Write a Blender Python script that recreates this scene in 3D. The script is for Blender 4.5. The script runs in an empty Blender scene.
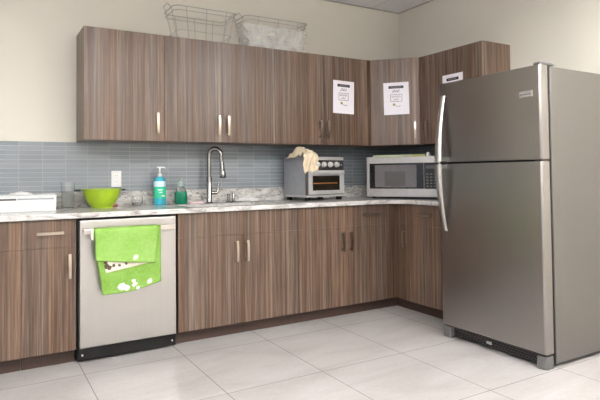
import bpy, bmesh, math, random
from mathutils import Vector, Matrix
random.seed(4)
S = bpy.context.scene
C = S.collection
PI = math.pi

# ------------------------------------------------------------------ materials
class N:
    def __init__(s, name):
        s.m = bpy.data.materials.new(name); s.m.use_nodes = True
        s.t = s.m.node_tree; s.b = s.t.nodes['Principled BSDF']; s.out = s.t.nodes['Material Output']
    def n(s, typ, **kw):
        x = s.t.nodes.new(typ)
        for k, v in kw.items(): setattr(x, k, v)
        return x
    def l(s, a, b): s.t.links.new(a, b)
    def put(s, sock, v):
        if isinstance(v, bpy.types.NodeSocket): s.l(v, sock)
        else: sock.default_value = v
    def math(s, op, a, b=None, c=None):
        x = s.n('ShaderNodeMath', operation=op)
        s.put(x.inputs[0], a)
        if b is not None: s.put(x.inputs[1], b)
        if c is not None: s.put(x.inputs[2], c)
        return x.outputs[0]
    def pos(s, local=False):
        if local: return s.n('ShaderNodeTexCoord').outputs['Object']
        return s.n('ShaderNodeNewGeometry').outputs['Position']
    def scale(s, vec, sc, off=(0, 0, 0)):
        x = s.n('ShaderNodeMapping'); s.l(vec, x.inputs['Vector'])
        x.inputs['Scale'].default_value = sc; x.inputs['Location'].default_value = off
        return x.outputs[0]
    def noise(s, vec, scale=1, detail=4, rough=.5, dist=0):
        x = s.n('ShaderNodeTexNoise'); s.l(vec, x.inputs['Vector'])
        x.inputs['Scale'].default_value = scale; x.inputs['Detail'].default_value = detail
        x.inputs['Roughness'].default_value = rough; x.inputs['Distortion'].default_value = dist
        return x.outputs['Fac']
    def ramp(s, fac, stops, interp='LINEAR'):
        x = s.n('ShaderNodeValToRGB'); s.l(fac, x.inputs[0]); e = x.color_ramp.elements
        x.color_ramp.interpolation = interp
        while len(e) < len(stops): e.new(.5)
        for el, (p, c) in zip(e, stops):
            el.position = p; el.color = (*c, 1) if len(c) == 3 else c
        return x.outputs[0]
    def mix(s, f, a, b):
        x = s.n('ShaderNodeMix', data_type='RGBA'); s.put(x.inputs[0], f)
        for i, v in ((6, a), (7, b)):
            s.put(x.inputs[i], (*v, 1) if isinstance(v, tuple) and len(v) == 3 else v)
        return x.outputs[2]
    def bump(s, h, strength=.2, dist=.002):
        x = s.n('ShaderNodeBump'); s.l(h, x.inputs['Height'])
        x.inputs['Strength'].default_value = strength; x.inputs['Distance'].default_value = dist
        s.l(x.outputs[0], s.b.inputs['Normal'])
    def set(s, **kw):
        for k, v in kw.items():
            k = k.replace('_', ' ')
            k = {'Specular': 'Specular IOR Level', 'Transmission': 'Transmission Weight', 'Coat': 'Coat Weight'}.get(k, k)
            s.put(s.b.inputs[k], (*v, 1) if isinstance(v, tuple) and len(v) == 3 else v)
        return s

def lin(r, g, b):
    f = lambda c: (c/255/12.92) if c/255 <= .04045 else ((c/255+.055)/1.055)**2.4
    return (f(r), f(g), f(b))

def plain(name, col, rough=.5, metal=0, var=.06, **kw):
    """plain colour with slight procedural unevenness"""
    m = N(name)
    nz = m.noise(m.pos(True), 22, 3)
    a = tuple(max(0, c*(1-var)) for c in col); b = tuple(min(1, c*(1+var)) for c in col)
    m.set(Base_Color=m.ramp(nz, [(.3, a), (.7, b)]), Roughness=rough, Metallic=metal, **kw)
    return m.m

def wood_mat():
    m = N('wood_laminate'); p = m.pos()
    big = m.noise(m.scale(p, (11, 11, .12)), 1, 2, .5)
    mid = m.noise(m.scale(p, (46, 46, .5), (3, 5, 1)), 1, 3, .6)
    fine = m.noise(m.scale(p, (150, 150, 2.6), (7, 1, 2)), 1, 4, .65)
    f = m.math('ADD', m.math('MULTIPLY', big, .16), m.math('ADD', m.math('MULTIPLY', mid, .46), m.math('MULTIPLY', fine, .46)))
    col = m.ramp(f, [(.38, lin(56, 44, 37)), (.47, lin(79, 65, 56)), (.54, lin(99, 83, 73)), (.61, lin(120, 103, 92)), (.71, lin(146, 130, 117))])
    warm = m.noise(m.scale(p, (24, 24, .2), (11, 3, 7)), 1, 1)
    hs = m.n('ShaderNodeHueSaturation'); m.l(col, hs.inputs['Color']); m.l(m.math('MULTIPLY_ADD', warm, 1.3, .55), hs.inputs['Saturation'])
    m.set(Base_Color=hs.outputs[0], Roughness=.36, Specular=.5)
    m.bump(m.math('ADD', mid, fine), .12, .001)
    return m.m

def line_mask(m, coord, start, pitch, w):
    fr = m.math('FRACT', m.math('DIVIDE', m.math('SUBTRACT', coord, start - w/2 + 100*pitch*0), pitch))
    fr = m.math('FRACT', m.math('ADD', fr, 1.0))
    return m.math('LESS_THAN', fr, w/pitch)

def floor_mat():
    m = N('porcelain_floor_tile'); p = m.pos()
    sp = m.n('ShaderNodeSeparateXYZ'); m.l(p, sp.inputs[0]); X, Y = sp.outputs[0], sp.outputs[1]
    lx = line_mask(m, X, -3.05-5.8, .58, .0045); ly = line_mask(m, Y, -.79-13.6, .68, .0045)
    g = m.math('MAXIMUM', lx, ly)
    n1 = m.noise(m.scale(p, (1.2, 3.4, 1)), 1.3, 6, .6, .6); n2 = m.noise(p, 40, 3)
    f = m.math('ADD', m.math('MULTIPLY', n1, .8), m.math('MULTIPLY', n2, .2))
    col = m.ramp(f, [(.35, lin(165, 160, 158)), (.5, lin(176, 172, 170)), (.65, lin(185, 182, 181))])
    m.set(Base_Color=m.mix(g, col, lin(122, 116, 112)), Roughness=m.math('MULTIPLY_ADD', g, .4, .3), Specular=.4)
    m.bump(m.math('SUBTRACT', 1.0, g), .4, .001)
    return m.m

def splash_mat(axis):
    m = N('glass_strip_tile'); p = m.pos()
    sp = m.n('ShaderNodeSeparateXYZ'); m.l(p, sp.inputs[0]); A, Z = sp.outputs[axis], sp.outputs[2]
    lv = line_mask(m, A, -9.125, .1446, .0028); lh = line_mask(m, Z, 1.357-.0303*20, .0303, .003)
    g = m.math('MAXIMUM', m.math('MULTIPLY', lv, .75), lh)
    ca = m.math('FLOOR', m.math('DIVIDE', m.math('ADD', A, 9.125), .1446)); cz = m.math('FLOOR', m.math('DIVIDE', m.math('SUBTRACT', Z, 1.357-.0303*20), .0303))
    cb = m.n('ShaderNodeCombineXYZ'); m.l(ca, cb.inputs[0]); m.l(cz, cb.inputs[1])
    wn = m.n('ShaderNodeTexWhiteNoise', noise_dimensions='3D'); m.l(cb.outputs[0], wn.inputs['Vector'])
    col = m.ramp(wn.outputs['Value'], [(0, lin(124, 131, 137)), (.5, lin(131, 138, 144)), (1, lin(138, 145, 151))])
    m.set(Base_Color=m.mix(g, col, lin(164, 170, 172)), Roughness=m.math('MULTIPLY_ADD', g, .4, .14), Specular=.6)
    m.bump(m.math('SUBTRACT', 1.0, g), .5, .001)
    return m.m

def stone_mat(name, dark):
    m = N(name); p = m.pos()
    n1 = m.noise(m.scale(p, (5, 11, 16)), 1, 8, .68, 1.4); n2 = m.noise(m.scale(p, (18, 30, 45), (4, 2, 1)), 1, 6, .7, 1)
    col = m.ramp(n1, [(.3, lin(112, 107, 105)), (.40, lin(164, 160, 157)), (.47, lin(196, 193, 190)), (.62, lin(216, 214, 211)), (.75, lin(180, 176, 173))])
    dk = m.ramp(n2, [(.38, (1, 1, 1)), (.47, (0, 0, 0))])
    m.set(Base_Color=m.mix(m.math('MULTIPLY', dk, dark), col, lin(105, 98, 96)), Roughness=.16, Specular=.5)
    return m.m

def steel(name, col=(.56, .54, .52), rough=.27, vertical=True, metal=1.0):
    m = N(name); p = m.pos(True)
    sc = (90, 90, 1.2) if vertical else (1.2, 1.2, 90)
    nz = m.noise(m.scale(p, sc), 1, 3, .6)
    c1 = tuple(c*.985 for c in col); c2 = tuple(min(1, c*1.015) for c in col)
    m.set(Base_Color=m.ramp(nz, [(.3, c1), (.7, c2)]), Roughness=m.math('MULTIPLY_ADD', nz, .02, rough-.01), Metallic=metal)
    return m.m

def wall_mat(name, col):
    m = N(name); nz = m.noise(m.pos(), 90, 3)
    n2 = m.noise(m.pos(), 1.3, 2)
    m.set(Base_Color=m.ramp(n2, [(.3, tuple(c*.985 for c in col)), (.7, col)]), Roughness=.75, Specular=.25)
    m.bump(nz, .08, .001)
    return m.m

def ceiling_mat():
    m = N('acoustic_ceiling'); p = m.pos()
    sp = m.n('ShaderNodeSeparateXYZ'); m.l(p, sp.inputs[0]); X, Y = sp.outputs[0], sp.outputs[1]
    g = m.math('MAXIMUM', line_mask(m, X, -.35-12.2, .61, .024), line_mask(m, Y, -.42-12.2, .61, .024))
    speck = m.noise(p, 160, 3, .7)
    col = m.ramp(speck, [(.36, lin(222, 221, 222)), (.48, lin(243, 243, 244))])
    m.set(Base_Color=m.mix(g, col, lin(228, 227, 226)), Roughness=.85)
    m.bump(m.math('ADD', speck, m.math('MULTIPLY', g, 2)), .2, .002)
    return m.m

def glass_mat(name, col=(1, 1, 1), rough=.02, ior=1.45):
    m = N(name); nz = m.noise(m.pos(True), 15, 2)
    m.set(Base_Color=col, Roughness=rough, Transmission=1.0, IOR=ior)
    m.bump(nz, .05, .002)
    return m.m

def spots_mat(name, base, spots, spotcol, localz=True, base2=None):
    """cloth with white flower blots placed on the cloth itself (object x,z)"""
    m = N(name); p = m.pos(True)
    nz = m.noise(p, 60, 4, .7); big = m.noise(p, 9, 2)
    b2 = base2 or tuple(c*.82 for c in base)
    col = m.ramp(m.math('ADD', m.math('MULTIPLY', nz, .5), m.math('MULTIPLY', big, .5)), [(.38, b2), (.62, base)])
    mask = None
    wob = m.math('MULTIPLY', m.math('SUBTRACT', m.noise(p, 45, 3), .5), .022)
    sp = m.n('ShaderNodeSeparateXYZ'); m.l(p, sp.inputs[0])
    for (x, z, r) in spots:
        dx = m.math('POWER', m.math('SUBTRACT', sp.outputs[0], x), 2.0); dz = m.math('POWER', m.math('SUBTRACT', sp.outputs[2], z), 2.0)
        d = m.math('ADD', m.math('SQRT', m.math('ADD', dx, dz)), wob)
        k = m.math('LESS_THAN', d, r)
        mask = k if mask is None else m.math('MAXIMUM', mask, k)
    if mask: col = m.mix(mask, col, spotcol)
    m.set(Base_Color=col, Roughness=.95, Specular=.1)
    m.bump(nz, .5, .002)
    return m.m

M = {}
M['wood'] = wood_mat()
M['toe'] = plain('dark_toe_laminate', lin(70, 52, 44), .5)
M['carcass'] = plain('cabinet_underside', lin(120, 104, 94), .6)
M['floor'] = floor_mat(); M['splash_x'] = splash_mat(0); M['splash_y'] = splash_mat(1)
M['stone'] = stone_mat('marbled_quartz', .15); M['upstand'] = stone_mat('speckled_quartz', .8)
M['wall'] = wall_mat('warm_wall_paint', lin(222, 217, 205)); M['ceiling'] = ceiling_mat()
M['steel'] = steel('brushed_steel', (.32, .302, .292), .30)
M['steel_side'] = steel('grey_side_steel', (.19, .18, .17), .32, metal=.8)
M['steel_edge'] = steel('polished_steel_edge', (.46, .45, .44), .33)
M['steel_dw'] = steel('dishwasher_steel', (.50, .485, .475), .36)
M['nickel'] = steel('satin_nickel', (.44, .38, .32), .28, True)
M['chrome'] = steel('brushed_nickel_tap', (.30, .285, .275), .2, True)
M['silver'] = plain('silver_paint', lin(196, 194, 192), .32, .3)
M['mwsilver'] = plain('microwave_silver', lin(172, 169, 166), .34, .6)
M['greyside'] = plain('toaster_side_grey', lin(160, 162, 166), .35, .4)
M['mwbright'] = plain('bright_satin_metal', lin(196, 188, 182), .3, .5)
M['darkgrey'] = plain('dark_grey_panel', lin(84, 80, 80), .35, .5)
M['black'] = plain('black_plastic', lin(20, 19, 19), .4, Specular=.3)
M['blackglass'] = plain('black_glass', lin(20, 19, 20), .1, 0, Specular=.25)
M['mwglass'] = plain('microwave_window', lin(104, 100, 101), .2, 0, Specular=.25)
M['mwglass2'] = plain('microwave_inner_window', lin(84, 79, 78), .2, 0)
M['ovenglass'] = plain('oven_window', lin(38, 32, 26), .08, 0, Specular=.6)
M['brass'] = plain('oven_rack_tan', lin(178, 120, 60), .35, .5)
M['feet'] = plain('grey_foot_plastic', lin(100, 99, 98), .45)
M['white'] = plain('white_plastic', lin(238, 238, 238), .35, var=.02)
M['plate'] = plain('outlet_white', lin(232, 232, 232), .35, var=.02)
M['paper'] = plain('white_paper', lin(240, 236, 242), .8, var=.015)
M['ink'] = plain('black_ink', lin(40, 38, 42), .7)
M['greyink'] = plain('grey_ink', lin(120, 118, 124), .7)
M['oliveink'] = plain('olive_ink', lin(150, 150, 80), .7)
M['lime'] = plain('lime_plastic', lin(150, 180, 34), .3, Specular=.5)
M['red'] = plain('red_sponge', lin(170, 100, 88), .8)
M['pink'] = plain('pink_cloth', lin(226, 196, 200), .9)
M['whitecloth'] = plain('white_cloth', lin(240, 238, 236), .9)
M['beige'] = spots_mat('beige_terry', lin(232, 216, 190), [], None, base2=lin(214, 196, 168))
M['glass'] = glass_mat('clear_glass'); 
M['green_liquid'] = glass_mat('green_soap_bottle', (.02, .42, .24), .06)
M['green_liquid'].node_tree.nodes['Principled BSDF'].inputs['Transmission Weight'].default_value = .45
M['green_liquid'].node_tree.nodes['Principled BSDF'].inputs['Base Color'].default_value = (.01, .30, .16, 1)
M['clearplastic'] = glass_mat('clear_plastic', (.95, .97, .97), .1, 1.3)
M['soap_blue'] = plain('blue_soap_gel', lin(70, 190, 215), .15, 0, Transmission=.25)
M['label_green'] = plain('green_label', lin(38, 186, 140), .4)
M['label_pale'] = plain('pale_label', lin(196, 222, 236), .4)
M['dark_label'] = plain('dark_label', lin(60, 60, 54), .5)
M['wire'] = plain('wire_metal', lin(172, 170, 162), .35, .6)
M['board'] = plain('pale_green_board', lin(190, 202, 164), .3)
M['yellow'] = plain('yellow_plastic', lin(200, 198, 96), .4)
M['palecap'] = plain('pale_green_cap', lin(200, 222, 214), .25, 0, Transmission=.5)
M['box_white'] = plain('white_box', lin(234, 236, 236), .55, var=.02)

def bag_mat():
    m = N('thin_clear_film'); nz = m.noise(m.pos(True), 9, 3, .5, 1.2)
    m.set(Base_Color=(.95, .95, .94), Roughness=.18, Specular=.8)
    m.set(Alpha=m.ramp(nz, [(.35, (.26, .26, .26)), (.55, (.32, .32, .32)), (.70, (.42, .42, .42))]))
    m.bump(nz, .35, .02)
    return m.m
M['bag'] = bag_mat()
def pane_mat():
    m = N('window_glass'); t = m.n('ShaderNodeBsdfTransparent'); g = m.n('ShaderNodeBsdfGlossy'); g.inputs['Roughness'].default_value = .02
    mx = m.n('ShaderNodeMixShader'); mx.inputs[0].default_value = .07; m.l(t.outputs[0], mx.inputs[1]); m.l(g.outputs[0], mx.inputs[2]); m.l(mx.outputs[0], m.out.inputs['Surface'])
    return m.m
M['pane'] = pane_mat()
def emit(name, col, s):
    m = N(name); m.set(Base_Color=(.9, .9, .9), Emission_Color=col, Emission_Strength=s); return m.m
M['lamp_front'] = emit('front_lamp_diffuser', (1, .99, .975), 30.0)
M['lamp'] = emit('lamp_diffuser', (1, .99, .975), 24.0)  # glow of the rear panels added as fill

# ------------------------------------------------------------------ mesh helpers
def bx(bm, x0, x1, y0, y1, z0, z1, bev=0, seg=2):
    vs = [bm.verts.new((x, y, z)) for z in (z0, z1) for y in (y0, y1) for x in (x0, x1)]
    q = [(0, 2, 3, 1), (4, 5, 7, 6), (0, 1, 5, 4), (2, 6, 7, 3), (0, 4, 6, 2), (1, 3, 7, 5)]
    fs = [bm.faces.new([vs[i] for i in f]) for f in q]
    if bev:
        es = list({e for f in fs for e in f.edges})
        bmesh.ops.bevel(bm, geom=es, offset=bev, segments=seg, profile=.5, affect='EDGES')
def prism(bm, pts, z0, z1, bev=0):
    a = [bm.verts.new((x, y, z0)) for x, y in pts]; b = [bm.verts.new((x, y, z1)) for x, y in pts]
    n = len(pts); fs = [bm.faces.new(a[::-1]), bm.faces.new(b)]
    for i in range(n): fs.append(bm.faces.new((a[i], a[(i+1) % n], b[(i+1) % n], b[i])))
    if bev:
        es = list({e for f in fs[:2] for e in f.edges})
        bmesh.ops.bevel(bm, geom=es, offset=bev, segments=2, profile=.5, affect='EDGES')
def tube(bm, pts, r, seg=8, closed=False, rs=None):
    pts = [Vector(p) for p in pts]; n = len(pts); rings = []
    up = Vector((0, 0, 1)); prev = None
    for i, p in enumerate(pts):
        if closed: t = (pts[(i+1) % n]-pts[i-1]).normalized()
        else: t = (pts[min(i+1, n-1)]-pts[max(i-1, 0)]).normalized()
        if prev is None:
            a = t.cross(up)
            if a.length < .1: a = t.cross(Vector((1, 0, 0)))
        else: a = prev-t*prev.dot(t)
        a.normalize(); prev = a; b = t.cross(a)
        rr = rs[i] if rs else r
        rings.append([bm.verts.new(p+(a*math.cos(k*2*PI/seg)+b*math.sin(k*2*PI/seg))*rr) for k in range(seg)])
    for i in range(n if closed else n-1):
        A, B = rings[i], rings[(i+1) % n]
        for k in range(seg): bm.faces.new((A[k], A[(k+1) % seg], B[(k+1) % seg], B[k]))
    if not closed: bm.faces.new(rings[0][::-1]); bm.faces.new(rings[-1])
def lathe(bm, prof, seg=28, c=(0, 0, 0), cap=True):
    rings = []
    for r, z in prof:
        rings.append([bm.verts.new((c[0]+r*math.cos(k*2*PI/seg), c[1]+r*math.sin(k*2*PI/seg), c[2]+z)) for k in range(seg)])
    for A, B in zip(rings, rings[1:]):
        for k in range(seg): bm.faces.new((A[k], A[(k+1) % seg], B[(k+1) % seg], B[k]))
    if cap:
        bm.faces.new(rings[0][::-1]); bm.faces.new(rings[-1])
def obj(name, bm, mat, parent=None, loc=None, rot=None, smooth=False):
    bmesh.ops.recalc_face_normals(bm, faces=bm.faces)
    me = bpy.data.meshes.new(name); bm.to_mesh(me); bm.free()
    if smooth:
        for f in me.polygons: f.use_smooth = True
        if smooth != 'all': me.set_sharp_from_angle(angle=math.radians(40))
    me.materials.append(M[mat] if isinstance(mat, str) else mat)
    o = bpy.data.objects.new(name, me); C.objects.link(o)
    if parent: o.parent = parent
    if loc: o.location = loc
    if rot: o.rotation_euler = rot
    return o
def B(*a, **k):
    bm = bmesh.new(); bx(bm, *a, **k); return bm
def thing(name, label, cat, loc=(0, 0, 0), rz=0, group=None):
    o = bpy.data.objects.new(name, None); C.objects.link(o); o.location = loc; o.rotation_euler = (0, 0, rz)
    o.empty_display_size = .1
    return tag(o, label, cat, group)
def tag(o, label, cat, group=None):
    o['label'] = label; o['category'] = cat
    if group: o['group'] = group
    return o
def struct(name, bm, mat):
    o = obj(name, bm, mat); o['kind'] = 'structure'; return o

# ------------------------------------------------------------------ measured places
UD, ZB, ZT, ZC = .318, 1.357, 2.108, 2.698
BD, KZ, CT, CTOP = .604, .09, .868, .900
CX = BD+.03

# ------------------------------------------------------------------ the room
RX0, RY0 = -6.6, -7.2
struct('floor', B(RX0-.1, .1, RY0-.1, .1, -.1, 0), 'floor')
struct('ceiling', B(RX0-.1, .1, RY0-.1, .1, ZC, ZC+.1), 'ceiling')
struct('wall_back', B(RX0-.1, .1, 0, .1, 0, ZC), 'wall')
struct('wall_right', B(0, .1, RY0, 0, 0, ZC), 'wall')
bm = bmesh.new(); wy0, wy1, wz0, wz1 = -4.3, -2.3, .35, 2.35
for q in ((RY0, wy0, 0, ZC), (wy1, 0, 0, ZC), (wy0, wy1, 0, wz0), (wy0, wy1, wz1, ZC)): bx(bm, RX0-.1, RX0, *q)
struct('wall_left', bm, 'wall')
bm = bmesh.new()
for q in ((wy0, wy0+.05, wz0, wz1), (wy1-.05, wy1, wz0, wz1), (wy0+.05, wy1-.05, wz0, wz0+.05), (wy0+.05, wy1-.05, wz1-.05, wz1), (-3.32, -3.28, wz0+.05, wz1-.05)): bx(bm, RX0-.08, RX0-.02, *q)
wo = struct('window_1', bm, 'white')
obj('window_pane', B(RX0-.054, RX0-.050, wy0+.05, wy1-.05, wz0+.05, wz1-.05), 'pane', wo)
pl = bpy.data.lights.new('daylight', 'AREA'); pl.shape = 'RECTANGLE'; pl.size = wz1-wz0; pl.size_y = wy1-wy0; pl.cycles.is_portal = True
po = bpy.data.objects.new('daylight_portal', pl); C.objects.link(po); po.location = (RX0-.12, (wy0+wy1)/2, (wz0+wz1)/2); po.rotation_euler = (0, -PI/2, 0)
bm = bmesh.new(); wx0, wx1, wz0, wz1 = -5.9, -4.1, .7, 2.3
for q in ((RX0-.1, wx0, 0, ZC), (wx1, .1, 0, ZC), (wx0, wx1, 0, wz0), (wx0, wx1, wz1, ZC)): bx(bm, q[0], q[1], RY0-.1, RY0, q[2], q[3])
struct('wall_front', bm, 'wall')
bm = bmesh.new()
for q in ((wx0, wx0+.05, wz0, wz1), (wx1-.05, wx1, wz0, wz1), (wx0+.05, wx1-.05, wz0, wz0+.05), (wx0+.05, wx1-.05, wz1-.05, wz1), (-5.02, -4.98, wz0+.05, wz1-.05)): bx(bm, q[0], q[1], RY0-.08, RY0-.02, q[2], q[3])
wo = struct('window_2', bm, 'white')  # unseen window, added to give the diagonal cabinet a bluish sheen
obj('window_pane', B(wx0+.05, wx1-.05, RY0-.054, RY0-.050, wz0+.05, wz1-.05), 'pane', wo)
pl = bpy.data.lights.new('daylight', 'AREA'); pl.shape = 'RECTANGLE'; pl.size = wx1-wx0; pl.size_y = wz1-wz0; pl.cycles.is_portal = True
po = bpy.data.objects.new('daylight_portal', pl); C.objects.link(po); po.location = ((wx0+wx1)/2, RY0-.12, (wz0+wz1)/2); po.rotation_euler = (PI/2, 0, 0)
struct('trim_1', B(RX0, -.001, -.012, 0, ZC-.008, ZC), 'wire')
struct('trim_2', B(-.012, 0, RY0, -.012, ZC-.008, ZC), 'wire')

# tile backsplashes
t = obj('tile_backsplash', B(-4.35, -.008, -.008, -.0005, 1.006, ZB-.001), 'splash_x')
tag(t, 'grey blue glossy glass strip tile backsplash along the sink wall', 'backsplash')
t = obj('tile_backsplash', B(-.008, -.0005, -1.36, -.009, 1.006, ZB-.001), 'splash_y')
tag(t, 'grey blue strip tile backsplash behind the microwave on the right wall', 'backsplash')

# ------------------------------------------------------------------ handles, cabinets
def pull_bm(length, vertical=True):
    bm = bmesh.new(); h = length/2; pts = []; n = 14
    for i in range(n+1):
        s = -1+2*i/n; y = -.030+.006*s*s
        pts.append((s*h, y))
    for i in range(n):
        (a, ya), (b, yb) = pts[i], pts[i+1]; w = .0080; th = .007
        q = []
        for (p, y) in ((a, ya), (b, yb)):
            for dw, dy in ((-w, 0), (w, 0), (w, -th), (-w, -th)):
                q.append((dw, y+dy, p) if vertical else (p, y+dy, dw))
        v = [bm.verts.new(c) for c in q]
        for k in range(4): bm.faces.new((v[k], v[(k+1) % 4], v[4+(k+1) % 4], v[4+k]))
        if i == 0: bm.faces.new(v[:4])
        if i == n-1: bm.faces.new(v[4:])
    bmesh.ops.remove_doubles(bm, verts=bm.verts, dist=1e-5)
    for s in (-1, 1):
        p = s*(h-.012)
        if vertical: bx(bm, -.0045, .0045, -.026, 0, p-.0045, p+.0045)
        else: bx(bm, p-.0045, p+.0045, -.026, 0, -.0045, .0045)
    return bm
def front(name, root, x0, x1, z0, z1, yf, handle=None, th=.018):
    """a door or drawer front; origin at its lower middle on the carcass face"""
    xm = (x0+x1)/2
    g = .0004
    o = obj(name, B(x0-xm+g, x1-xm-g, -th, 0, g, z1-z0-g, bev=.0012, seg=1), 'wood', root, loc=(xm, yf+th, z0))
    if handle:
        hx, hz, vert = handle
        obj('handle', pull_bm(.144, vert), 'nickel', o, loc=(hx-xm, -th, hz-z0), smooth=True)
    return o
G_UP, G_BASE = 'laminate upper cabinets', 'laminate base cabinets'

def upper(label, loc, w, rz, doors):
    r = thing('upper_cabinet', label, 'cabinet', loc, rz, G_UP)
    bm = B(.0002, w-.0002, -UD+.0195, -.001, 0, ZT-ZB)
    obj('body', bm, 'wood', r)
    for x0, x1, hx in doors:
        front('door', r, x0, x1, 0, ZT-ZB, -UD, (hx, 1.483-ZB, True))
    return r
# back run
upper('single door wood upper cabinet at the left end of the row', (-2.982, 0, ZB), .534, 0, [(0, .534, .482)])
upper('double door wood upper cabinet above the tap and green soap', (-2.446, 0, ZB), .878, 0, [(0, .439, .402), (.439, .878, .476)])
upper('double door wood upper cabinet above the toaster oven, one notice on it', (-1.566, 0, ZB), .908, 0, [(0, .454, .417), (.454, .908, .491)])
obj_ = obj('filler_panel', B(-.6575, -.6165, -UD, -.001, ZB, ZT), 'wood'); tag(obj_, 'narrow wood filler strip left of the diagonal corner wall cabinet', 'panel')
# diagonal corner
A = .616
r = thing('corner_cabinet', 'diagonal wood corner wall cabinet with a paper notice over the microwave', 'cabinet', (0, 0, ZB))
bm = bmesh.new(); d = .02
prism(bm, [(-.001, -.001), (-A+.001, -.001), (-A+.001, -UD+d*.3), (-UD+d*.3, -A+.001), (-.001, -A+.001)], 0, ZT-ZB)
bmesh.ops.translate(bm, verts=bm.verts, vec=(0, 0, 0)); obj('body', bm, 'wood', r)
dm = (-(A+UD)/2, -(A+UD)/2); nrm = -1/math.sqrt(2)
DL = (A-UD)*math.sqrt(2)
dd = obj('door', B(-DL/2+.003, DL/2-.003, -.018, 0, .0016, ZT-ZB-.0016, bev=.0012, seg=1), 'wood', r, loc=(dm[0]+.004*nrm*0, dm[1], 0), rot=(0, 0, -PI/4))
obj('handle', pull_bm(.144), 'nickel', dd, loc=(DL/2-.04, -.018, 1.483-ZB), smooth=True)
# right run
rr = upper('wood upper cabinet on the right wall, half hidden by the refrigerator', (0, -.66, ZB), .635, -PI/2, [(0, .635, .058)])
obj_ = obj('filler_panel', B(-UD, -.001, -.6595, -.617, ZB, ZT), 'wood'); tag(obj_, 'narrow wood filler strip right of the diagonal corner wall cabinet', 'panel')

def base(label, loc, w, rz, fronts, doors, group=G_BASE):
    """fronts: (x0,x1,handle x or None), doors: (x0,x1,handle x)"""
    r = thing('base_cabinet', label, 'cabinet', loc, rz, group)
    if 'sink' in label:
        bm = B(.0006, .018, -BD+.0195, -.001, KZ, CT-.001); bx(bm, w-.018, w-.0006, -BD+.0195, -.001, KZ, CT-.001)
        bx(bm, .018, w-.018, -.016, -.001, KZ, CT-.001); bx(bm, .018, w-.018, -BD+.0195, -.016, KZ, KZ+.018)
        obj('body', bm, 'wood', r)
    else: obj('body', B(.0002, w-.0002, -BD+.0195, -.001, KZ, CT-.001), 'wood', r)
    obj('toe_kick', B(.0006, w-.0006, -.53, -.512, .0005, KZ-.0005), 'toe', r)
    zs = .702
    for x0, x1, hx in fronts:
        front('drawer' if hx is not None else 'false_front', r, x0, x1, zs, CT-.004, -BD, (hx, .788, False) if hx is not None else None)
    for x0, x1, hx in doors:
        front('door', r, x0, x1, KZ, zs, -BD, (hx, .588, True))
    return r
base('wood base cabinet cut by the left edge, under the white boxes', (-3.957, 0, 0), .60, 0, [(0, .6, .3)], [(0, .6, .05)])
base('narrow wood base cabinet with one drawer, left of the dishwasher', (-3.356, 0, 0), .288, 0, [(0, .288, .146)], [(0, .288, .250)])
base('wood sink base cabinet with two doors, right of the dishwasher', (-2.446, 0, 0), .908, 0, [(0, .908, None)], [(0, .454, .412), (.454, .908, .492)])
base('wood base cabinet with two doors under the toaster oven', (-1.536, 0, 0), .868, 0, [(0, .434, None), (.434, .868, .668)], [(0, .434, .396), (.434, .868, .474)])
base('wood base cabinet beside the refrigerator on the right wall', (0, -.670, 0), .60, -PI/2, [(0, .60, .295)], [(0, .60, .060)])
o = obj('filler_panel', B(-.6675, -BD+.012, -BD+.012, -BD+.03, KZ, CT-.001), 'wood'); tag(o, 'narrow recessed wood filler strip in the base corner', 'panel')
o = obj('filler_panel', B(-BD+.012, -BD+.03, -.6695, -BD+.0125, KZ, CT-.001), 'wood'); tag(o, 'narrow wood filler strip left of the right wall base cabinet', 'panel')
bm = B(-.668, -.512, -.53, -.512, .0005, KZ-.0005); bx(bm, -.53, -.512, -.6695, -.5305, .0005, KZ-.0005)
o = obj('toe_kick', bm, 'toe'); tag(o, 'dark brown toe kick at the inner base corner', 'toe kick')
# end panel beside the refrigerator side of the run
o = obj('end_panel', B(-.60, -.001, -1.292, -1.272, .0005, CT-.001), 'wood'); tag(o, 'wood end panel between the base cabinet and the refrigerator', 'panel')

# ------------------------------------------------------------------ countertop with sink opening
def counter():
    pts = [(-4.25, -.002), (-4.25, -CX)]
    R = .17; cx, cy = -CX-R, -CX-R
    # inner corner is a concave curve between the two runs
    for i in range(13):
        a = PI/2-i*(PI/2)/12
        pts.append((cx+R*math.cos(a), cy+R*math.sin(a)))
    pts += [(-CX, -1.30), (-.002, -1.30), (-.002, -.002)]
    bm = bmesh.new(); prism(bm, pts, CT, CTOP, bev=.004)
    o = obj('countertop', bm, 'stone')
    cut = obj('cutter', B(-2.33, -1.67, -.54, -.19, .5, 1.2, bev=.03), 'stone')
    md = o.modifiers.new('b', 'BOOLEAN'); md.object = cut; md.operation = 'DIFFERENCE'; md.solver = 'EXACT'
    dg = bpy.context.evaluated_depsgraph_get(); me = bpy.data.meshes.new_from_object(o.evaluated_get(dg))
    o.modifiers.clear(); old = o.data; o.data = me; bpy.data.meshes.remove(old); cm = cut.data; bpy.data.objects.remove(cut); bpy.data.meshes.remove(cm)
    return o
ct = tag(counter(), 'grey and white marbled stone countertop running around the corner', 'countertop')
obj('stone_upstand', B(-4.25, -.024, -.024, -.001, CTOP, 1.005, bev=.002), 'upstand', ct)
obj('stone_upstand', B(-.024, -.001, -1.30, -.001, CTOP, 1.005, bev=.002), 'upstand', ct)
bm = bmesh.new()
x0, x1, y0, y1 = -2.345, -1.655, -.555, -.175
for q in ((x0, x1, y0, y0+.012, .70, CT-.0005), (x0, x1, y1-.012, y1, .70, CT-.0005), (x0, x0+.012, y0+.012, y1-.012, .70, CT-.0005), (x1-.012, x1, y0+.012, y1-.012, .70, CT-.0005), (x0, x1, y0, y1, .69, .70)): bx(bm, *q)
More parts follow.
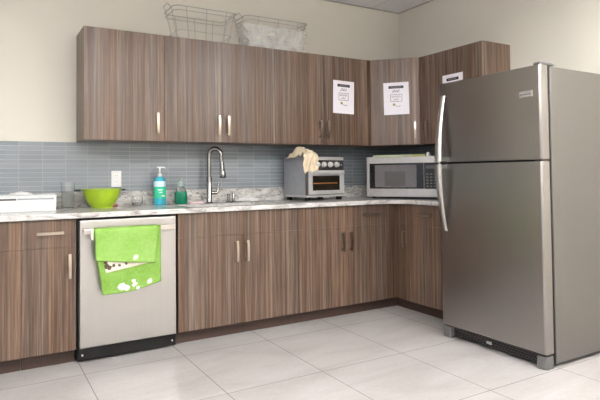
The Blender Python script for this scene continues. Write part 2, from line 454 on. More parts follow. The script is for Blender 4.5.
tag(obj('sink', bm, 'steel_dw'), 'stainless undermount sink set into the stone counter in front of the tap', 'sink')

# ------------------------------------------------------------------ dishwasher
r = thing('dishwasher', 'stainless steel dishwasher with bar handle between the base cabinets', 'dishwasher', (-3.061, 0, 0))
W = .608
obj('body', B(.003, W-.003, -.57, -.03, .085, CT-.003), 'black', r)
obj('door', B(.010, W-.010, -.618, -.572, .092, .852, bev=.006), 'steel_dw', r)
obj('toe_panel', B(.004, W-.004, -.585, -.5705, .012, .0905, bev=.003), 'black', r)
for x in (.03, W-.03):
    bm = bmesh.new(); lathe(bm, [(.006, 0), (.006, .004), (.003, .006)], 12); bmesh.ops.rotate(bm, verts=bm.verts, cent=(0, 0, 0), matrix=Matrix.Rotation(PI/2, 3, 'X'))
    obj('screw', bm, 'silver', r, loc=(x, -.586, .045), smooth=True)
for x in (.05, W-.05):
    bm = bmesh.new(); lathe(bm, [(.018, 0), (.018, .01), (.008, .012), (.008, .09)], 14); obj('foot', bm, 'black', r, loc=(x, -.5, 0), smooth=True)
bm = bmesh.new(); bx(bm, .024, W-.03, -.672, -.652, .772, .804, bev=.004)
for x in (.06, W-.07): bx(bm, x-.012, x+.012, -.6535, -.6175, .778, .798, bev=.002)
obj('handle', bm, 'mwbright', r)

# towel over the handle : object x,z are world minus the origin
TX, TZ = -2.777, .80
def cloth(name, mat, path, x0, x1, wave, tilt=None, parent=None, th=.003, nx=26):
    """sheet draped along path [(y,z)...] between x0 and x1 ; tilt(u,s)->(dx,dz) edits hems"""
    bm = bmesh.new(); grid = []
    # resample
    P = [Vector((p[0], p[1])) for p in path]; L = [0]
    for a, b in zip(P, P[1:]): L.append(L[-1]+(b-a).length)
    ns = 40
    for j in range(ns+1):
        s = L[-1]*j/ns; k = 0
        while k < len(P)-2 and L[k+1] < s: k += 1
        f = (s-L[k])/(L[k+1]-L[k]); p = P[k].lerp(P[k+1], f); row = []
        for i in range(nx+1):
            u = i/nx; x = x0+(x1-x0)*u; dx = dz = 0
            if tilt: dx, dz = tilt(u, j/ns)
            dy = wave(u, j/ns)
            row.append(bm.verts.new((x+dx, p[0]+dy, p[1]+dz)))
        grid.append(row)
    for a, b in zip(grid, grid[1:]):
        for i in range(nx): bm.faces.new((a[i], a[i+1], b[i+1], b[i]))
    o = obj(name, bm, mat, parent, smooth='all')
    md = o.modifiers.new('s', 'SOLIDIFY'); md.thickness = th; md.offset = 0
    return o
yb, yf = -.648, -.677
w1 = lambda u, s: .0025*math.sin(u*9+1)*abs(s-.45)*2+.002*math.sin(u*21)*abs(s-.4)
# long leaf behind, short leaf in front: both belong to one green towel folded over the bar
green = lin(132, 196, 62)
M['towel'] = spots_mat('green_printed_towel', lin(138, 176, 92), [(-.045, -.352, .022), (-.015, -.362, .018), (.028, -.325, .012), (.036, -.345, .012), (.026, -.352, .010), (.125, -.338, .014), (.055, -.372, .012)], lin(236, 244, 226), base2=lin(116, 156, 66))
M['towel_front'] = spots_mat('green_towel_front', lin(146, 184, 102), [(.040, -.176, .014), (.030, -.186, .010)], lin(236, 244, 226), base2=lin(128, 168, 78))
r = thing('hand_towel', 'bright green hand towel with white flowers folded over the dishwasher handle', 'towel', (TX, 0, TZ))
def tl(u, s):
    k = max(0, (s-.08))
    return (k*(.055*(1-u)+.0*u), k*(.055*u+.004*(1-u)-.03*math.sin(u*PI)*.6))
cloth('long_leaf', 'towel', [(-.679, .006), (-.680, -.05), (-.6815, -.2), (-.680, -.395)], -.205, .195, lambda u, s: (.003*math.sin(u*10)-.003)*s, tl, r)
def tf(u, s):
    k = max(0, s-.45)/.55
    return (k*(.004*(1-u)-.02*u), k*(.022*(1-u)-.022*u))
cloth('front_leaf', 'towel_front', [(-.652, -.05), (-.6495, -.01), (-.652, .005), (-.662, .0075), (-.675, .006), (-.687, .0), (-.691, -.03), (-.694, -.10), (-.695, -.205)], -.2, .178, lambda u, s: max(0, s-.4)*(.006*math.sin(u*8+1)-.004), tf, r)
M['print'] = spots_mat('white_printed_cloth', lin(228, 222, 208), [(-.135, -.222, .016), (-.115, -.232, .012), (-.09, -.222, .009), (-.06, -.222, .008), (-.14, -.20, .012), (-.02, -.215, .007)], lin(96, 84, 70), base2=lin(206, 198, 182))
M['print2'] = M['print']
r2 = thing('dish_cloth', 'white printed dish cloth hanging between the leaves of the green towel', 'cloth', (TX, 0, TZ))
def tp(u, s):
    k = s
    return (k*(.04*(1-u)+.02*u), k*(.04*u))
cloth('cloth', 'print', [(-.6855, -.03), (-.6855, -.12), (-.6865, -.262)], -.178, .105, lambda u, s: 0, tp, r2, th=.002)
o = obj('folded_edge', B(-.222, -.207, -.690, -.664, -.06, .001, bev=.003), 'print', r2)

# ------------------------------------------------------------------ refrigerator
FX, FL, FR = -.836, -1.350, -2.142
r = thing('refrigerator', 'large stainless steel top freezer refrigerator standing at the right', 'refrigerator', (0, 0, 0))
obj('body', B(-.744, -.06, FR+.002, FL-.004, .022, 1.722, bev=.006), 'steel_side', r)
obj('gasket', B(-.7688, -.7445, FR+.022, FL-.012, .10, 1.71), 'black', r)
def fdoor(name, z0, z1):
    # rounded vertical edges
    R = .016; pts = []
    for cx, cy, a0 in ((FX+R, FR+R, 180), (FX+R, FL-R, 90)):
        for i in range(9):
            a = math.radians(a0+ (90-i*11.25 if a0 == 180 else 90-i*11.25))
            pts.append((cx+R*math.cos(a), cy+R*math.sin(a)))
    # order: start right back, go round the front to left back
    pts = [(-.769, FR)]+[(FX+R+R*math.cos(a), FR+R+R*math.sin(a)) for a in [math.radians(270-i*10) for i in range(10)]]+[(FX+R+R*math.cos(a), FL-R+R*math.sin(a)) for a in [math.radians(180-i*10) for i in range(10)]]+[(-.769, FL)]
    bm = bmesh.new(); prism(bm, pts, z0, z1, bev=.003)
    return obj(name, bm, 'steel', r, smooth=True)
d1 = fdoor('freezer_door', 1.187, 1.726); d2 = fdoor('refrigerator_door', .088, 1.174)
obj('hinge_plate', B(-.82, -.769, FR+.01, FR+.06, 1.1755, 1.1865), 'darkgrey', r)
def fhandle(z_att, z_mid):
    bm = bmesh.new(); n = 20; rings = []; y = FL-.052
    for i in range(n+1):
        f = i/n; z = z_att+(z_mid-z_att)*f
        out = .004+.058*math.sin(f*PI/2)**.85
        w = .016+.013*f; th = .011+.011*f
        xx = FX-out
        ring = []
        for k in range(12):
            a = 2*PI*k/12; ring.append(bm.verts.new((xx+th*math.cos(a)*.9, y+w*math.sin(a), z)))
        rings.append(ring)
    for P, Q in zip(rings, rings[1:]):
        for k in range(12): bm.faces.new((P[k], P[(k+1) % 12], Q[(k+1) % 12], Q[k]))
    bm.faces.new(rings[0][::-1]); bm.faces.new(rings[-1])
    # bracket to the door near the gap and foot at the far end
    s = 1 if z_mid > z_att else -1
    za, zb_ = sorted((z_mid-s*.004, z_mid-s*.028)); bx(bm, FX-.056, FX-.0005, y-.009, y+.009, za, zb_)
    za, zb_ = sorted((z_att, z_att+s*.03)); bx(bm, FX-.010, FX-.0005, y-.009, y+.009, za, zb_, bev=.002)
    return bm
obj('handle', fhandle(1.640, 1.190), 'steel_edge', d1, smooth=True)
obj('handle', fhandle(.722, 1.171), 'steel_edge', d2, smooth=True)
bd = obj('badge', B(FX-.009, FX-.0003, -2.093, -2.008, 1.548, 1.584, bev=.002), 'mwsilver', d1)
bm = bmesh.new()
for i in range(10): bx(bm, FX-.0098, FX-.0091, -2.085+i*.0073, -2.0805+i*.0073, 1.560, 1.568)
obj('lettering', bm, 'darkgrey', bd)
obj('hinge_cover', B(-.83, -.70, FR+.002, FR+.050, 1.7265, 1.744, bev=.006), 'feet', r)
# base grille
g = obj('base_grille', B(-.795, -.746, FR+.07, FL-.075, .016, .078), 'black', r)
bm = bmesh.new()
for z in (.026, .041, .056, .070): bx(bm, -.806, -.7955, FR+.072, FL-.077, z-.0035, z+.0015)
obj('grille_slats', bm, 'darkgrey', g)
for y in (-1.72,): obj('grille_latch', B(-.809, -.8063, y-.02, y+.02, .035, .052, bev=.002), 'silver', g)
obj('foot', B(-.832, -.765, FR+.002, FR+.066, .001, .076, bev=.008), 'feet', r)
obj('foot', B(-.832, -.765, FL-.072, FL-.004, .001, .076, bev=.008), 'feet', r)
for y in (FR+.06, FL-.06):
    bm = bmesh.new(); lathe(bm, [(.02, 0), (.02, .022)], 14); obj('roller', bm, 'black', r, loc=(-.15, y, .0005))

# ------------------------------------------------------------------ notices
def marks(bm, cx, z, w, n, h, gap=.35, wob=0):
    cw = w/n
    for i in range(n):
        x = cx-w/2+i*cw; hh = h*(1 if not wob else .6+.4*abs(math.sin(i*2.3)))
        # letter-like: a stem and a cap stroke
        bx(bm, x, x+cw*.22, -.0011, -.0008, z, z+hh); bx(bm, x, x+cw*(1-gap), -.0011, -.0008, z+hh*(.75 if i % 2 else 0), z+hh*(1 if i % 2 else .25))
def notice(label, loc, rz, ry=0):
    r = thing('paper_notice', label, 'notice', loc, 0, 'taped paper notices')
    r.rotation_euler = (0, ry, rz)
    obj('sheet', B(-.108, .108, -.0007, 0, -.1395, .1395), 'paper', r)
    hb = obj('heading_bar', B(-.064, .064, -.0011, -.0007, .087, .110, bev=0), 'ink', r)
    bm = bmesh.new()
    for i in range(8): bx(bm, -.044+i*.0112, -.036+i*.0112, -.0014, -.0011, .094, .104)
    obj('heading_lettering', bm, 'greyink', hb)
    bm = bmesh.new(); marks(bm, 0, .058, .066, 6, .018, .12, 1); bx(bm, -.034, .032, -.0011, -.0008, .0545, .0562); obj('script_lettering', bm, 'ink', r)
    bm = bmesh.new()
    for q in ((-.05, .05, .033, .036), (-.05, .05, -.027, -.024), (-.05, -.047, -.024, .033), (.047, .05, -.024, .033)): bx(bm, q[0], q[1], -.0011, -.0008, q[2], q[3])
    marks(bm, 0, .010, .078, 9, .013, .2); marks(bm, 0, -.015, .044, 4, .013, .2); obj('boxed_lettering', bm, 'ink', r)
    bm = bmesh.new()
    lathe(bm, [(.012, 0), (.012, .0003)], 12); bmesh.ops.rotate(bm, verts=bm.verts, cent=(0, 0, 0), matrix=Matrix.Rotation(PI/2, 3, 'X')); bmesh.ops.translate(bm, verts=bm.verts, vec=(-.02, -.0008, -.052))
    obj('picture', bm, 'oliveink', r)
    bm = bmesh.new(); tube(bm, [(-.008, -.0009, -.062), (.004, -.0009, -.070), (.014, -.0009, -.066), (.022, -.0009, -.074), (.034, -.0009, -.060)], .0022, 5); obj('picture', bm, 'greyink', r)
notice('white paper notice taped on the door above the toaster oven', (-.905, -UD-.0012, 1.765), 0, .02)
nx = .708*.0194
notice('white paper notice taped on the diagonal corner wall cabinet', (-.467-nx+.010, -.467-nx-.010, 1.760), -PI/4, -.015)
notice('white paper notice peeking out above the top edge of the refrigerator', (-UD-.0012, -.995, 1.764), -PI/2, .0)

# ------------------------------------------------------------------ outlet
r = thing('wall_outlet', 'white duplex wall outlet on the tiles above the green bowl', 'outlet', (-2.712, -.0083, 1.096))
obj('cover_plate', B(-.036, .036, -.006, 0, -.058, .058, bev=.002), 'plate', r)
for z in (-.022, .022):
    s = obj('socket', B(-.017, .017, -.0085, -.0062, z-.015, z+.015, bev=.001), 'white', r)
    bm = B(-.008, -.006, -.009, -.0087, z-.003, z+.006); bx(bm, .006, .008, -.009, -.0087, z-.003, z+.006); obj('socket_slots', bm, 'darkgrey', s)

# ------------------------------------------------------------------ tap
r = thing('kitchen_tap', 'brushed nickel gooseneck kitchen tap with pull down sprayer', 'tap', (-2.035, -.105, CTOP+.0005))
bm = bmesh.new(); lathe(bm, [(.030, 0), (.030, .006), (.022, .010), (.0205, .014), (.0205, .20), (.0165, .205)], 24); obj('body', bm, 'chrome', r, smooth=True)
# spout arcs forward and to the right
dx, dy = .78, -.62
pts = [(0, 0, .2), (0, 0, .35)]
R = .048
for i in range(1, 15):
    a = PI-i*PI*1.0/14
    pts.append((dx*(R+R*math.cos(a)), dy*(R+R*math.cos(a)), .368+R*math.sin(a)*1.1))
pts.append((dx*2*R*1.03, dy*2*R*1.03, .32))
bm = bmesh.new(); tube(bm, pts, .0160, 14); obj('spout', bm, 'chrome', r, smooth=True)
hx, hy = dx*2*R*1.05, dy*2*R*1.05
bm = bmesh.new(); tube(bm, [(hx, hy, .318), (hx+.002, hy-.001, .27), (hx+.005, hy-.004, .225), (hx+.007, hy-.005, .200), (hx+.007, hy-.005, .192)], .015, 16, rs=[.0155, .019, .0225, .025, .020])
sp = obj('sprayer', bm, 'chrome', r, smooth=True)
obj('sprayer_button', B(hx+.001, hx+.011, hy-.0235, hy-.0165, .235, .262, bev=.002), 'black', sp)
bm = bmesh.new(); tube(bm, [(.017, 0, .078), (.062, 0, .078)], .014, 14); tube(bm, [(.062, 0, .078), (.072, 0, .10), (.076, 0, .150)], .007, 10, rs=[.013, .010, .008]); obj('lever', bm, 'chrome', r, smooth=True)

r = thing('soap_dispenser', 'small nickel countertop soap dispenser right of the tap', 'soap dispenser', (-1.88, -.12, CTOP+.0005))
bm = bmesh.new(); lathe(bm, [(.022, 0), (.022, .006), (.012, .01), (.011, .055), (.014, .058), (.014, .068)], 18); obj('body', bm, 'chrome', r, smooth=True)
bm = bmesh.new(); tube(bm, [(0, 0, .062), (-.02, -.03, .066), (-.028, -.045, .058)], .0055, 8); obj('nozzle', bm, 'chrome', r, smooth=True)
r = thing('sprayer_cap', 'short nickel air gap cap beside the soap dispenser', 'cap', (-1.835, -.11, CTOP+.0005))
bm = bmesh.new(); lathe(bm, [(.02, 0), (.02, .005), (.0135, .008), (.0135, .066), (.010, .071)], 18); obj('cap', bm, 'chrome', r, smooth=True)

def crumple(bm, c, rx, ry, rz, seed, amp=.25, freq=3.0, sub=4, flat=None):
    from mathutils import noise
    v0 = len(bm.verts)
    rt = bmesh.ops.create_icosphere(bm, subdivisions=sub, radius=1)
    for v in rt['verts']:
        n = noise.noise(v.co*freq*.5+Vector((seed, 0, 0)))+.5*noise.noise(v.co*freq+Vector((0, seed, 0)))
        v.co = v.co*(1+amp*n)
        v.co = Vector((v.co.x*rx, v.co.y*ry, max(v.co.z*rz, -rz*.55 if flat is None else flat)))+Vector(c)
bm = bmesh.new(); crumple(bm, (0, 0, .013), .085, .035, .017, 5, .5, 4, flat=-.0125)
o = obj('white_dish_rag', bm, 'whitecloth', loc=(-1.70, -.10, CTOP+.0005), smooth='all'); tag(o, 'crumpled white rag on the counter right of the tap', 'cloth')
bm = B(-.065, .05, -.03, .03, 0, .012, bev=.004); o = obj('sponge', bm, 'pink', loc=(-2.145, -.115, CTOP+.0005), rot=(0, 0, .1)); tag(o, 'flat pink cleaning sponge between the green soap bottle and the tap', 'sponge')

# ------------------------------------------------------------------ bottles
r = thing('hand_soap_bottle', 'tall blue pump bottle of hand soap with a green label', 'bottle', (-2.424, -.115, CTOP+.0005))
def oval(bm, prof, ax=1, ay=.62, seg=28):
    n0 = set(bm.verts); lathe(bm, prof, seg)
    for v in bm.verts:
        if v not in n0: v.co.x *= ax; v.co.y *= ay
bm = bmesh.new(); oval(bm, [(.038, 0), (.044, .006), (.045, .04), (.045, .15), (.040, .172), (.022, .186), (.018, .190)]); obj('bottle', bm, 'soap_blue', r, smooth=True)
r.scale = (1.0, 1.0, 1.10)
bm = bmesh.new(); oval(bm, [(.0455, .045), (.0455, .120)], 1, .63); obj('label', bm, 'label_green', r, smooth=True)
bm = bmesh.new(); oval(bm, [(.0456, .122), (.0456, .158)], 1, .63); obj('label', bm, 'label_pale', r, smooth=True)
bm = bmesh.new()
for x, z, w, h in ((-.022, .098, .034, .007), (-.012, .082, .022, .006), (.006, .056, .022, .010), (-.018, .128, .034, .006), (-.02, .140, .04, .004)): obj('label_lettering', B(x, x+w, -.0300, -.0285, z, z+h), 'white', r)
bm = bmesh.new(); lathe(bm, [(.016, .190), (.016, .205), (.009, .212), (.006, .214), (.006, .244), (.009, .246), (.009, .254)], 18); tube(bm, [(0, 0, .251), (.03, -.012, .251), (.038, -.015, .246)], .0045, 8); bx(bm, -.022, .012, -.007, .007, .249, .256, bev=.002)
obj('pump', bm, 'white', r, smooth=True)

r = thing('dish_soap_bottle', 'short clear bottle of green dish soap beside the tap', 'bottle', (-2.262, -.11, CTOP+.0005))
bm = bmesh.new(); oval(bm, [(.040, 0), (.046, .006), (.048, .05), (.046, .082), (.040, .096)], 1, .66); obj('liquid', bm, 'green_liquid', r, smooth=True)
bm = bmesh.new(); oval(bm, [(.040, .0965), (.034, .112), (.022, .126), (.014, .130), (.014, .134)], 1, .66); obj('bottle_neck', bm, 'clearplastic', r, smooth=True)
bm = bmesh.new(); lathe(bm, [(.020, .1345), (.023, .140), (.021, .162), (.013, .170), (.008, .174), (.008, .190), (.005, .194)], 18); obj('cap', bm, 'palecap', r, smooth=True)
bm = bmesh.new(); oval(bm, [(.0445, .028), (.0445, .060)], .75, .68); obj('label', bm, 'dark_label', r, smooth=True)

# glass jar with ribs
r = thing('drinking_glass', 'tall clear glass tumbler between the white boxes and the green bowl', 'glass', (-3.055, -.15, CTOP+.0005))
bm = bmesh.new(); lathe(bm, [(.036, 0), (.038, .003), (.042, .10), (.044, .178), (.0415, .178), (.039, .10), (.035, .012), (.001, .010)], 32, cap=False)
lathe(bm, [(.0005, 0), (.036, 0)], 32, cap=False); obj('vessel', bm, 'glass', r, smooth=True)
bm = bmesh.new(); lathe(bm, [(.0345, 0), (.0375, .10)], 24); obj('drink', bm, glass_mat('cloudy_drink', (.82, .86, .84), .35), r, loc=(0, 0, .0125), smooth=True)
r = thing('glass_bowl', 'small round clear glass cup on the counter left of the blue soap', 'glass', (-2.592, -.13, CTOP+.0005))
bm = bmesh.new(); lathe(bm, [(.0005, 0), (.022, 0), (.036, .018), (.041, .040), (.036, .064), (.030, .072), (.027, .072), (.033, .062), (.037, .040), (.032, .020), (.018, .005), (.0005, .005)], 30, cap=False); obj('vessel', bm, 'glass', r, smooth=True)

# ------------------------------------------------------------------ colander / bowl
r = thing('mixing_bowl', 'lime green plastic bowl with black side grips on the counter under the outlet', 'bowl', (-2.848, -.205, CTOP+.0005))
prof = [(.0005, .008), (.060, .008), (.066, 0), (.070, .001), (.066, .008), (.080, .022), (.100, .055), (.115, .095), (.124, .131), (.131, .133), (.131, .137), (.121, .137), (.111, .096), (.096, .057), (.076, .025), (.058, .012), (.0005, .012)]
prof = [(a, b*.95) for a, b in prof]
bm = bmesh.new(); lathe(bm, prof, 48, cap=False); obj('bowl', bm, 'lime', r, smooth=True)
for sx, ln in ((-1, .036), (1, .022)):
    obj('grip', B(*sorted((sx*.1315, sx*(.1315+ln))), -.035, .035, .117, .128, bev=.004), 'black', r, rot=(0, 0, -.3 if sx > 0 else -.3))
o = obj('scouring_pad', B(-.04, .04, -.022, .022, 0, .018, bev=.005), 'red', loc=(-2.765, -.10, CTOP+.0005), rot=(0, 0, .3)); tag(o, 'small reddish brown scouring pad at the foot of the green bowl', 'scouring pad')

# ------------------------------------------------------------------ white boxes
r = thing('storage_box', 'flat white box at the left end of the counter', 'box', (-3.475, -.19, CTOP+.0005))
obj('box', B(-.33, .33, -.11, .10, 0, .046, bev=.003), 'box_white', r)
obj('lid', B(-.333, .333, -.113, .103, .0465, .054, bev=.002), 'box_white', r)
r = thing('drawer_tray', 'white shallow tray with a dark slot, on top of the flat white box', 'tray', (-3.475, -.19, CTOP+.0547))
obj('tray', B(-.33, .332, -.105, .10, 0, .034, bev=.003), 'box_white', r)
obj('slot', B(-.30, .105, -.1075, -.1052, .017, .028), 'darkgrey', r)
obj('slot_inlay', B(.11, .318, -.1072, -.1052, .018, .028), 'greyside', r)
obj('lid', B(-.334, .336, -.110, .104, .0345, .046, bev=.003), 'box_white', r)
bm = bmesh.new(); crumple(bm, (0, 0, .006), .06, .025, .013, 9, .6, 5, 3, flat=-.0055)
o = obj('crumpled_tissue', bm, 'whitecloth', loc=(-3.34, -.16, CTOP+.1015), smooth='all'); tag(o, 'crumpled white tissue lying on the white tray', 'tissue')

# ------------------------------------------------------------------ toaster oven
r = thing('toaster_oven', 'silver toaster oven with four knobs on the counter', 'toaster oven', (-1.145, -.215, CTOP), math.radians(7))
W2, DF, DB = .198, -.15, .165
z0, z1 = .034, .357
bm = B(-W2, W2, DF+.02, DB, z0, z1, bev=.010); obj('body', bm, 'greyside', r, smooth=True)
obj('base_tray', B(-W2-.002, W2+.002, DF-.005, DB-.02, z0-.006, z0+.010, bev=.003), 'silver', r)
obj('face', B(-W2, W2, DF, DF+.022, z0+.01, z1-.030, bev=.004), 'darkgrey', r)
obj('top_strip', B(-W2, W2, DF-.002, DF+.022, z1-.029, z1-.004, bev=.004), 'silver', r)
cp = obj('control_panel', B(-W2+.004, W2-.004, DF-.004, DF-.0005, .252, .326, bev=.001), 'darkgrey', r)
for i in range(4):
    x = -.092+i*.069
    bm = bmesh.new(); lathe(bm, [(.024, 0), (.024, .004), (.0185, .006), (.0175, .022), (.015, .024)], 22); bx(bm, -.0035, .0035, -.0165, .0165, .0235, .029)
    bmesh.ops.rotate(bm, verts=bm.verts, cent=(0, 0, 0), matrix=Matrix.Rotation(PI/2, 3, 'X')); obj('knob', bm, 'silver', cp, loc=(x, DF-.0045, .292), smooth=True)
obj('button', B(.164, .174, DF-.007, DF-.0045, .282, .296, bev=.001), 'silver', cp)
dr = obj('door', B(-W2+.012, W2-.006, DF-.014, DF-.001, .050, .244, bev=.003), 'silver', r)
obj('window', B(-W2+.050, W2-.060, DF-.0165, DF-.0142, .082, .200), 'ovenglass', dr)
bm = bmesh.new()
bx(bm, -W2+.055, W2-.085, DF-.0172, DF-.0167, .135, .144); obj('rack', bm, 'brass', dr)
bm = bmesh.new(); bx(bm, -W2+.030, W2-.024, DF-.040, DF-.028, .214, .234, bev=.004)
for x in (-W2+.05, W2-.045): bx(bm, x-.006, x+.006, DF-.030, DF-.0142, .217, .231)
obj('door_handle', bm, 'silver', dr)
for x in (-W2+.03, W2-.03):
    for y in (DF+.03, DB-.04): obj('foot', B(x-.018, x+.018, y-.018, y+.018, .0005, z0-.0065, bev=.003), 'black', r)

# cloth over the left top corner of the oven
def mitt():
    from mathutils import noise
    bm = bmesh.new(); n = 34; g = []
    for j in range(n+1):
        row = []
        for i in range(n+1):
            u, v = i/n, j/n
            # x across, v from behind over the top and down the front
            x = -.07+.145*u
            s = v*.335
            if s < .20: y = .06-.20*s/.20; z = .0
            else: y = -.15; z = -(s-.20)
            bumpv = .052*math.exp(-((u-.45)**2*4+(v-.38)**2*8))+.03*noise.noise(Vector((u*5, v*5, 1)))+.018*noise.noise(Vector((u*13, v*13, 3)))
            edge = .018*noise.noise(Vector((u*6, 0, 7)))
            if s < .20: z += bumpv+.012
            else: y -= .018+max(0, bumpv)*.5; z += bumpv*.4+.012
            z += edge*(v-.3)
            if u < .12 and s > .20: z += (.12-u)*.5
            x += (.02*noise.noise(Vector((v*6, 2, 4))))*(1 if u > .5 else -1)
            z -= .16*max(0, .22-u)     # left end sags over the side
            row.append(bm.verts.new((x, y, max(z, -.19))))
        g.append(row)
    for a, b in zip(g, g[1:]):
        for i in range(n): bm.faces.new((a[i], a[i+1], b[i+1], b[i]))
    o = obj('oven_cloth', bm, 'beige', loc=(-1.306, -.225, CTOP+.357), rot=(0, 0, math.radians(5)), smooth='all')
    md = o.modifiers.new('s', 'SOLIDIFY'); md.thickness = .006; md.offset = 1
    return o
tag(mitt(), 'crumpled beige terry cloth draped over the toaster oven corner', 'cloth')

# ------------------------------------------------------------------ microwave set across the corner
ML = Vector((-.685, -.335, 0)); MR = Vector((-.345, -.872, 0)); mw = (MR-ML).length
ang = math.atan2(MR.y-ML.y, MR.x-ML.x)
r = thing('microwave', 'silver microwave oven set at an angle in the counter corner', 'microwave', (ML.x, ML.y, CTOP), ang)
# local x along the front, local +y into the corner
H0, H1 = .014, .354
obj('body', B(.004, mw-.004, .022, .36, H0, H1-.003, bev=.004), 'darkgrey', r)
obj('front_frame', B(0, mw, 0, .021, H0, H1, bev=.005), 'mwsilver', r)
dr = obj('door', B(.030, .498, -.006, -.0003, H0+.070, H1-.055, bev=.002), 'blackglass', r)
wn = obj('window', B(.080, .440, -.0075, -.0062, H0+.082, H1-.070), 'mwglass', dr)
obj('window_mesh', B(.165, .345, -.0082, -.0077, H0+.092, H1-.125), 'mwglass2', wn)
cpn = obj('control_panel', B(.502, mw-.018, -.005, -.0003, H0+.070, H1-.055, bev=.002), 'black', r)
obj('display', B(.516, mw-.030, -.0062, -.0052, H1-.105, H1-.078), 'mwglass2', cpn)
for rr_ in range(5):
    for cc in range(3):
        x = .520+cc*.031; z = H0+.084+rr_*.025
        obj('key', B(x, x+.018, -.0068, -.0052, z, z+.012, bev=.001), 'feet', cpn)
for x in (.05, mw-.05):
    for y in (.06, .31): obj('foot', B(x-.015, x+.015, y-.015, y+.015, .0005, H0-.0005), 'black', r)
r = thing('cutting_board', 'thin pale green cutting board lying on top of the microwave', 'cutting board', (ML.x, ML.y, CTOP+H1-.0015), ang)
obj('board', B(.045, .50, .04, .26, 0, .019, bev=.003), 'board', r)
obj('board_end', B(.395, .498, .0385, .0398, .004, .015), 'yellow', r)
r = thing('spice_jar', 'tiny white capped jar standing on top of the microwave', 'jar', (ML.x+math.cos(ang)*.525-math.sin(ang)*.05, ML.y+math.sin(ang)*.525+math.cos(ang)*.05, CTOP+H1-.0025))
bm = bmesh.new(); lathe(bm, [(.016, 0), (.017, .003), (.017, .02), (.013, .023)], 16); obj('jar', bm, 'white', r, smooth=True)
bm = bmesh.new(); lathe(bm, [(.012, .0235), (.012, .036)], 16); obj('lid', bm, 'white', r, smooth=True)

# ------------------------------------------------------------------ wire baskets on top of the uppers
def basket(label, x0, x1, ya, yb, h, loc_z=ZT):
    """ya = front, yb = back"""
    r = thing('wire_basket', label, 'basket', ((x0+x1)/2, (ya+yb)/2, loc_z+.0005), 0, 'wire baskets on the upper cabinets')
    W_, D_ = (x1-x0)/2, (yb-ya)/2
    def rect(s, z, rad, name, cut=.03):
        a, b = W_*s, D_*s
        pts = [(-a+cut, -b, z), (a-cut, -b, z), (a, -b+cut, z), (a, b-cut, z), (a-cut, b, z), (-a+cut, b, z), (-a, b-cut, z), (-a, -b+cut, z)]
        bm = bmesh.new(); tube(bm, pts, rad, 6, closed=True); obj(name, bm, 'wire', r, smooth=True)
    rect(1, h, .0032, 'rim_wire'); rect(.97, h-.03, .0026, 'rim_wire'); rect(.86, .065, .0022, 'lower_wire', .025); rect(.80, .004, .003, 'base_wire', .02)
    for x in (-.45, 0, .45):
        for s in (-1, 1):
            bm = bmesh.new(); tube(bm, [(x*W_*2*.5*1.4, s*D_, h), (x*W_*1.2, s*D_*.80, .004)], .0024, 6); obj('upright_wire', bm, 'wire', r, smooth=True)
    for sx in (-1, 1):
        for y in (-.5, .5):
            bm = bmesh.new(); tube(bm, [(sx*W_, y*D_, h), (sx*W_*.80, y*D_*.8, .004)], .0024, 6); obj('upright_wire', bm, 'wire', r, smooth=True)
    for x in (-.6, -.3, 0, .3, .6):
        bm = bmesh.new(); tube(bm, [(x*W_, -D_*.8, .004), (x*W_, D_*.8, .004)], .002, 6); obj('floor_wire', bm, 'wire', r, smooth=True)
    for sx in (-1, 1):
        a = W_+.002; bm = bmesh.new()
        tube(bm, [(sx*a, -D_*.45, h), (sx*(a+.02), -D_*.4, h+.03), (sx*(a+.02), D_*.4, h+.03), (sx*a, D_*.45, h)], .003, 6); obj('handle', bm, 'wire', r, smooth=True)
    return r
basket('long wire basket on the upper cabinets, left one, empty', -2.37, -1.875, -.305, -.03, .236)
basket('wire basket on the upper cabinets, right one, wrapped in clear film', -1.80, -1.23, -.295, -.03, .245)
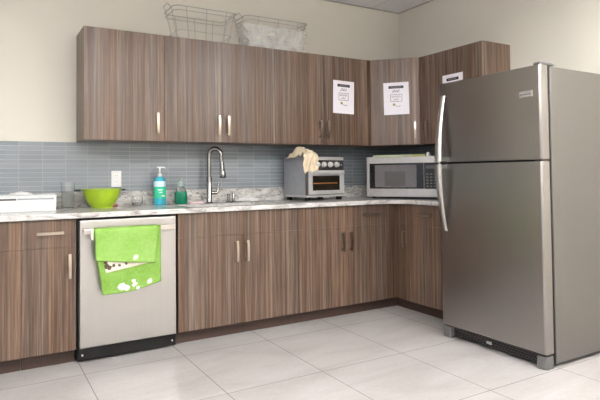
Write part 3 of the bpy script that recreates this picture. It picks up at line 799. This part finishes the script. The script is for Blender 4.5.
# clear bag round the right basket
def bag():
    from mathutils import noise
    bm = bmesh.new(); nu, nv = 96, 26; rings = []
    for j in range(nv+1):
        v = j/nv; ring = []
        for i in range(nu):
            a = 2*PI*i/nu; c, s = math.cos(a), math.sin(a)
            k = (abs(c)**5+abs(s)**5)**(-1/5)
            p = Vector((c*3, s*3, v*3))
            f = 1+.05*noise.noise(p*1.3)+.03*noise.noise(p*4)
            R_ = (.86+.10*v)*f
            z = v*.185+.012*noise.noise(p*2+Vector((5, 0, 0)))*v
            ring.append(bm.verts.new((c*k*.300*R_, s*k*.138*R_, max(.002, z))))
        rings.append(ring)
    for P, Q in zip(rings, rings[1:]):
        for i in range(nu): bm.faces.new((P[i], P[(i+1) % nu], Q[(i+1) % nu], Q[i]))
    o = obj('plastic_bag', bm, 'bag', loc=(-1.50, -.155, ZT+.001), smooth='all')
    return tag(o, 'crumpled clear plastic bag around the right wire basket', 'bag')
bag()

# ------------------------------------------------------------------ hanging lights out of view, added to lift fill and ceiling
lamps = [(-2.7, -3.3), (-.95, -3.3), (-4.5, -3.3), (-2.9, -6.0), (-1.0, -6.0)]
names = ['lit hanging light panel in the middle of the front row', 'lit hanging light panel towards the right wall', 'lit hanging light panel towards the left wall',
         'lit hanging light panel at the left of the rear row', 'lit hanging light panel at the right of the rear row']
for (x, y), nm in zip(lamps, names):
    r = thing('pendant_light', nm, 'light', (x, y, ZC), 0, 'hanging light panels')
    bm = bmesh.new()
    for q in ((-.31, .31, -.31, -.29), (-.31, .31, .29, .31), (-.31, -.29, -.29, .29), (.29, .31, -.29, .29)): bx(bm, q[0], q[1], q[2], q[3], -.30, -.25)
    obj('frame', bm, 'white', r); obj('diffuser', B(-.289, .289, -.289, .289, -.295, -.256), 'lamp_front' if y == -3.3 else 'lamp', r)
    for dx in (-.3, .3):
        bm = bmesh.new(); tube(bm, [(dx, 0, -.25), (dx, 0, -.0005)], .002, 6); obj('suspension_wire', bm, 'wire', r)

w = bpy.data.worlds.new('world'); S.world = w; w.use_nodes = True
w.node_tree.nodes['Background'].inputs[0].default_value = (.8, .85, 1, 1); w.node_tree.nodes['Background'].inputs[1].default_value = 1.5

# ------------------------------------------------------------------ camera
cam = bpy.data.cameras.new('camera'); co = bpy.data.objects.new('camera', cam); C.objects.link(co); S.camera = co
yaw, pitch, roll, f = math.radians(30.642), math.radians(1.639), math.radians(-.617), 540.14
co.matrix_world = Matrix.Translation((-3.563, -4.067, 1.118)) @ Matrix.Rotation(-yaw, 4, 'Z') @ Matrix.Rotation(PI/2+pitch, 4, 'X') @ Matrix.Rotation(roll, 4, 'Z')
cam.sensor_width = 36; cam.lens = f*36/600; cam.shift_y = -41.63/600; cam.clip_start = .05

vs = S.view_settings; vs.view_transform = 'Standard'; vs.look = 'None'; vs.gamma = 1; vs.use_curve_mapping = False; vs.exposure = .62
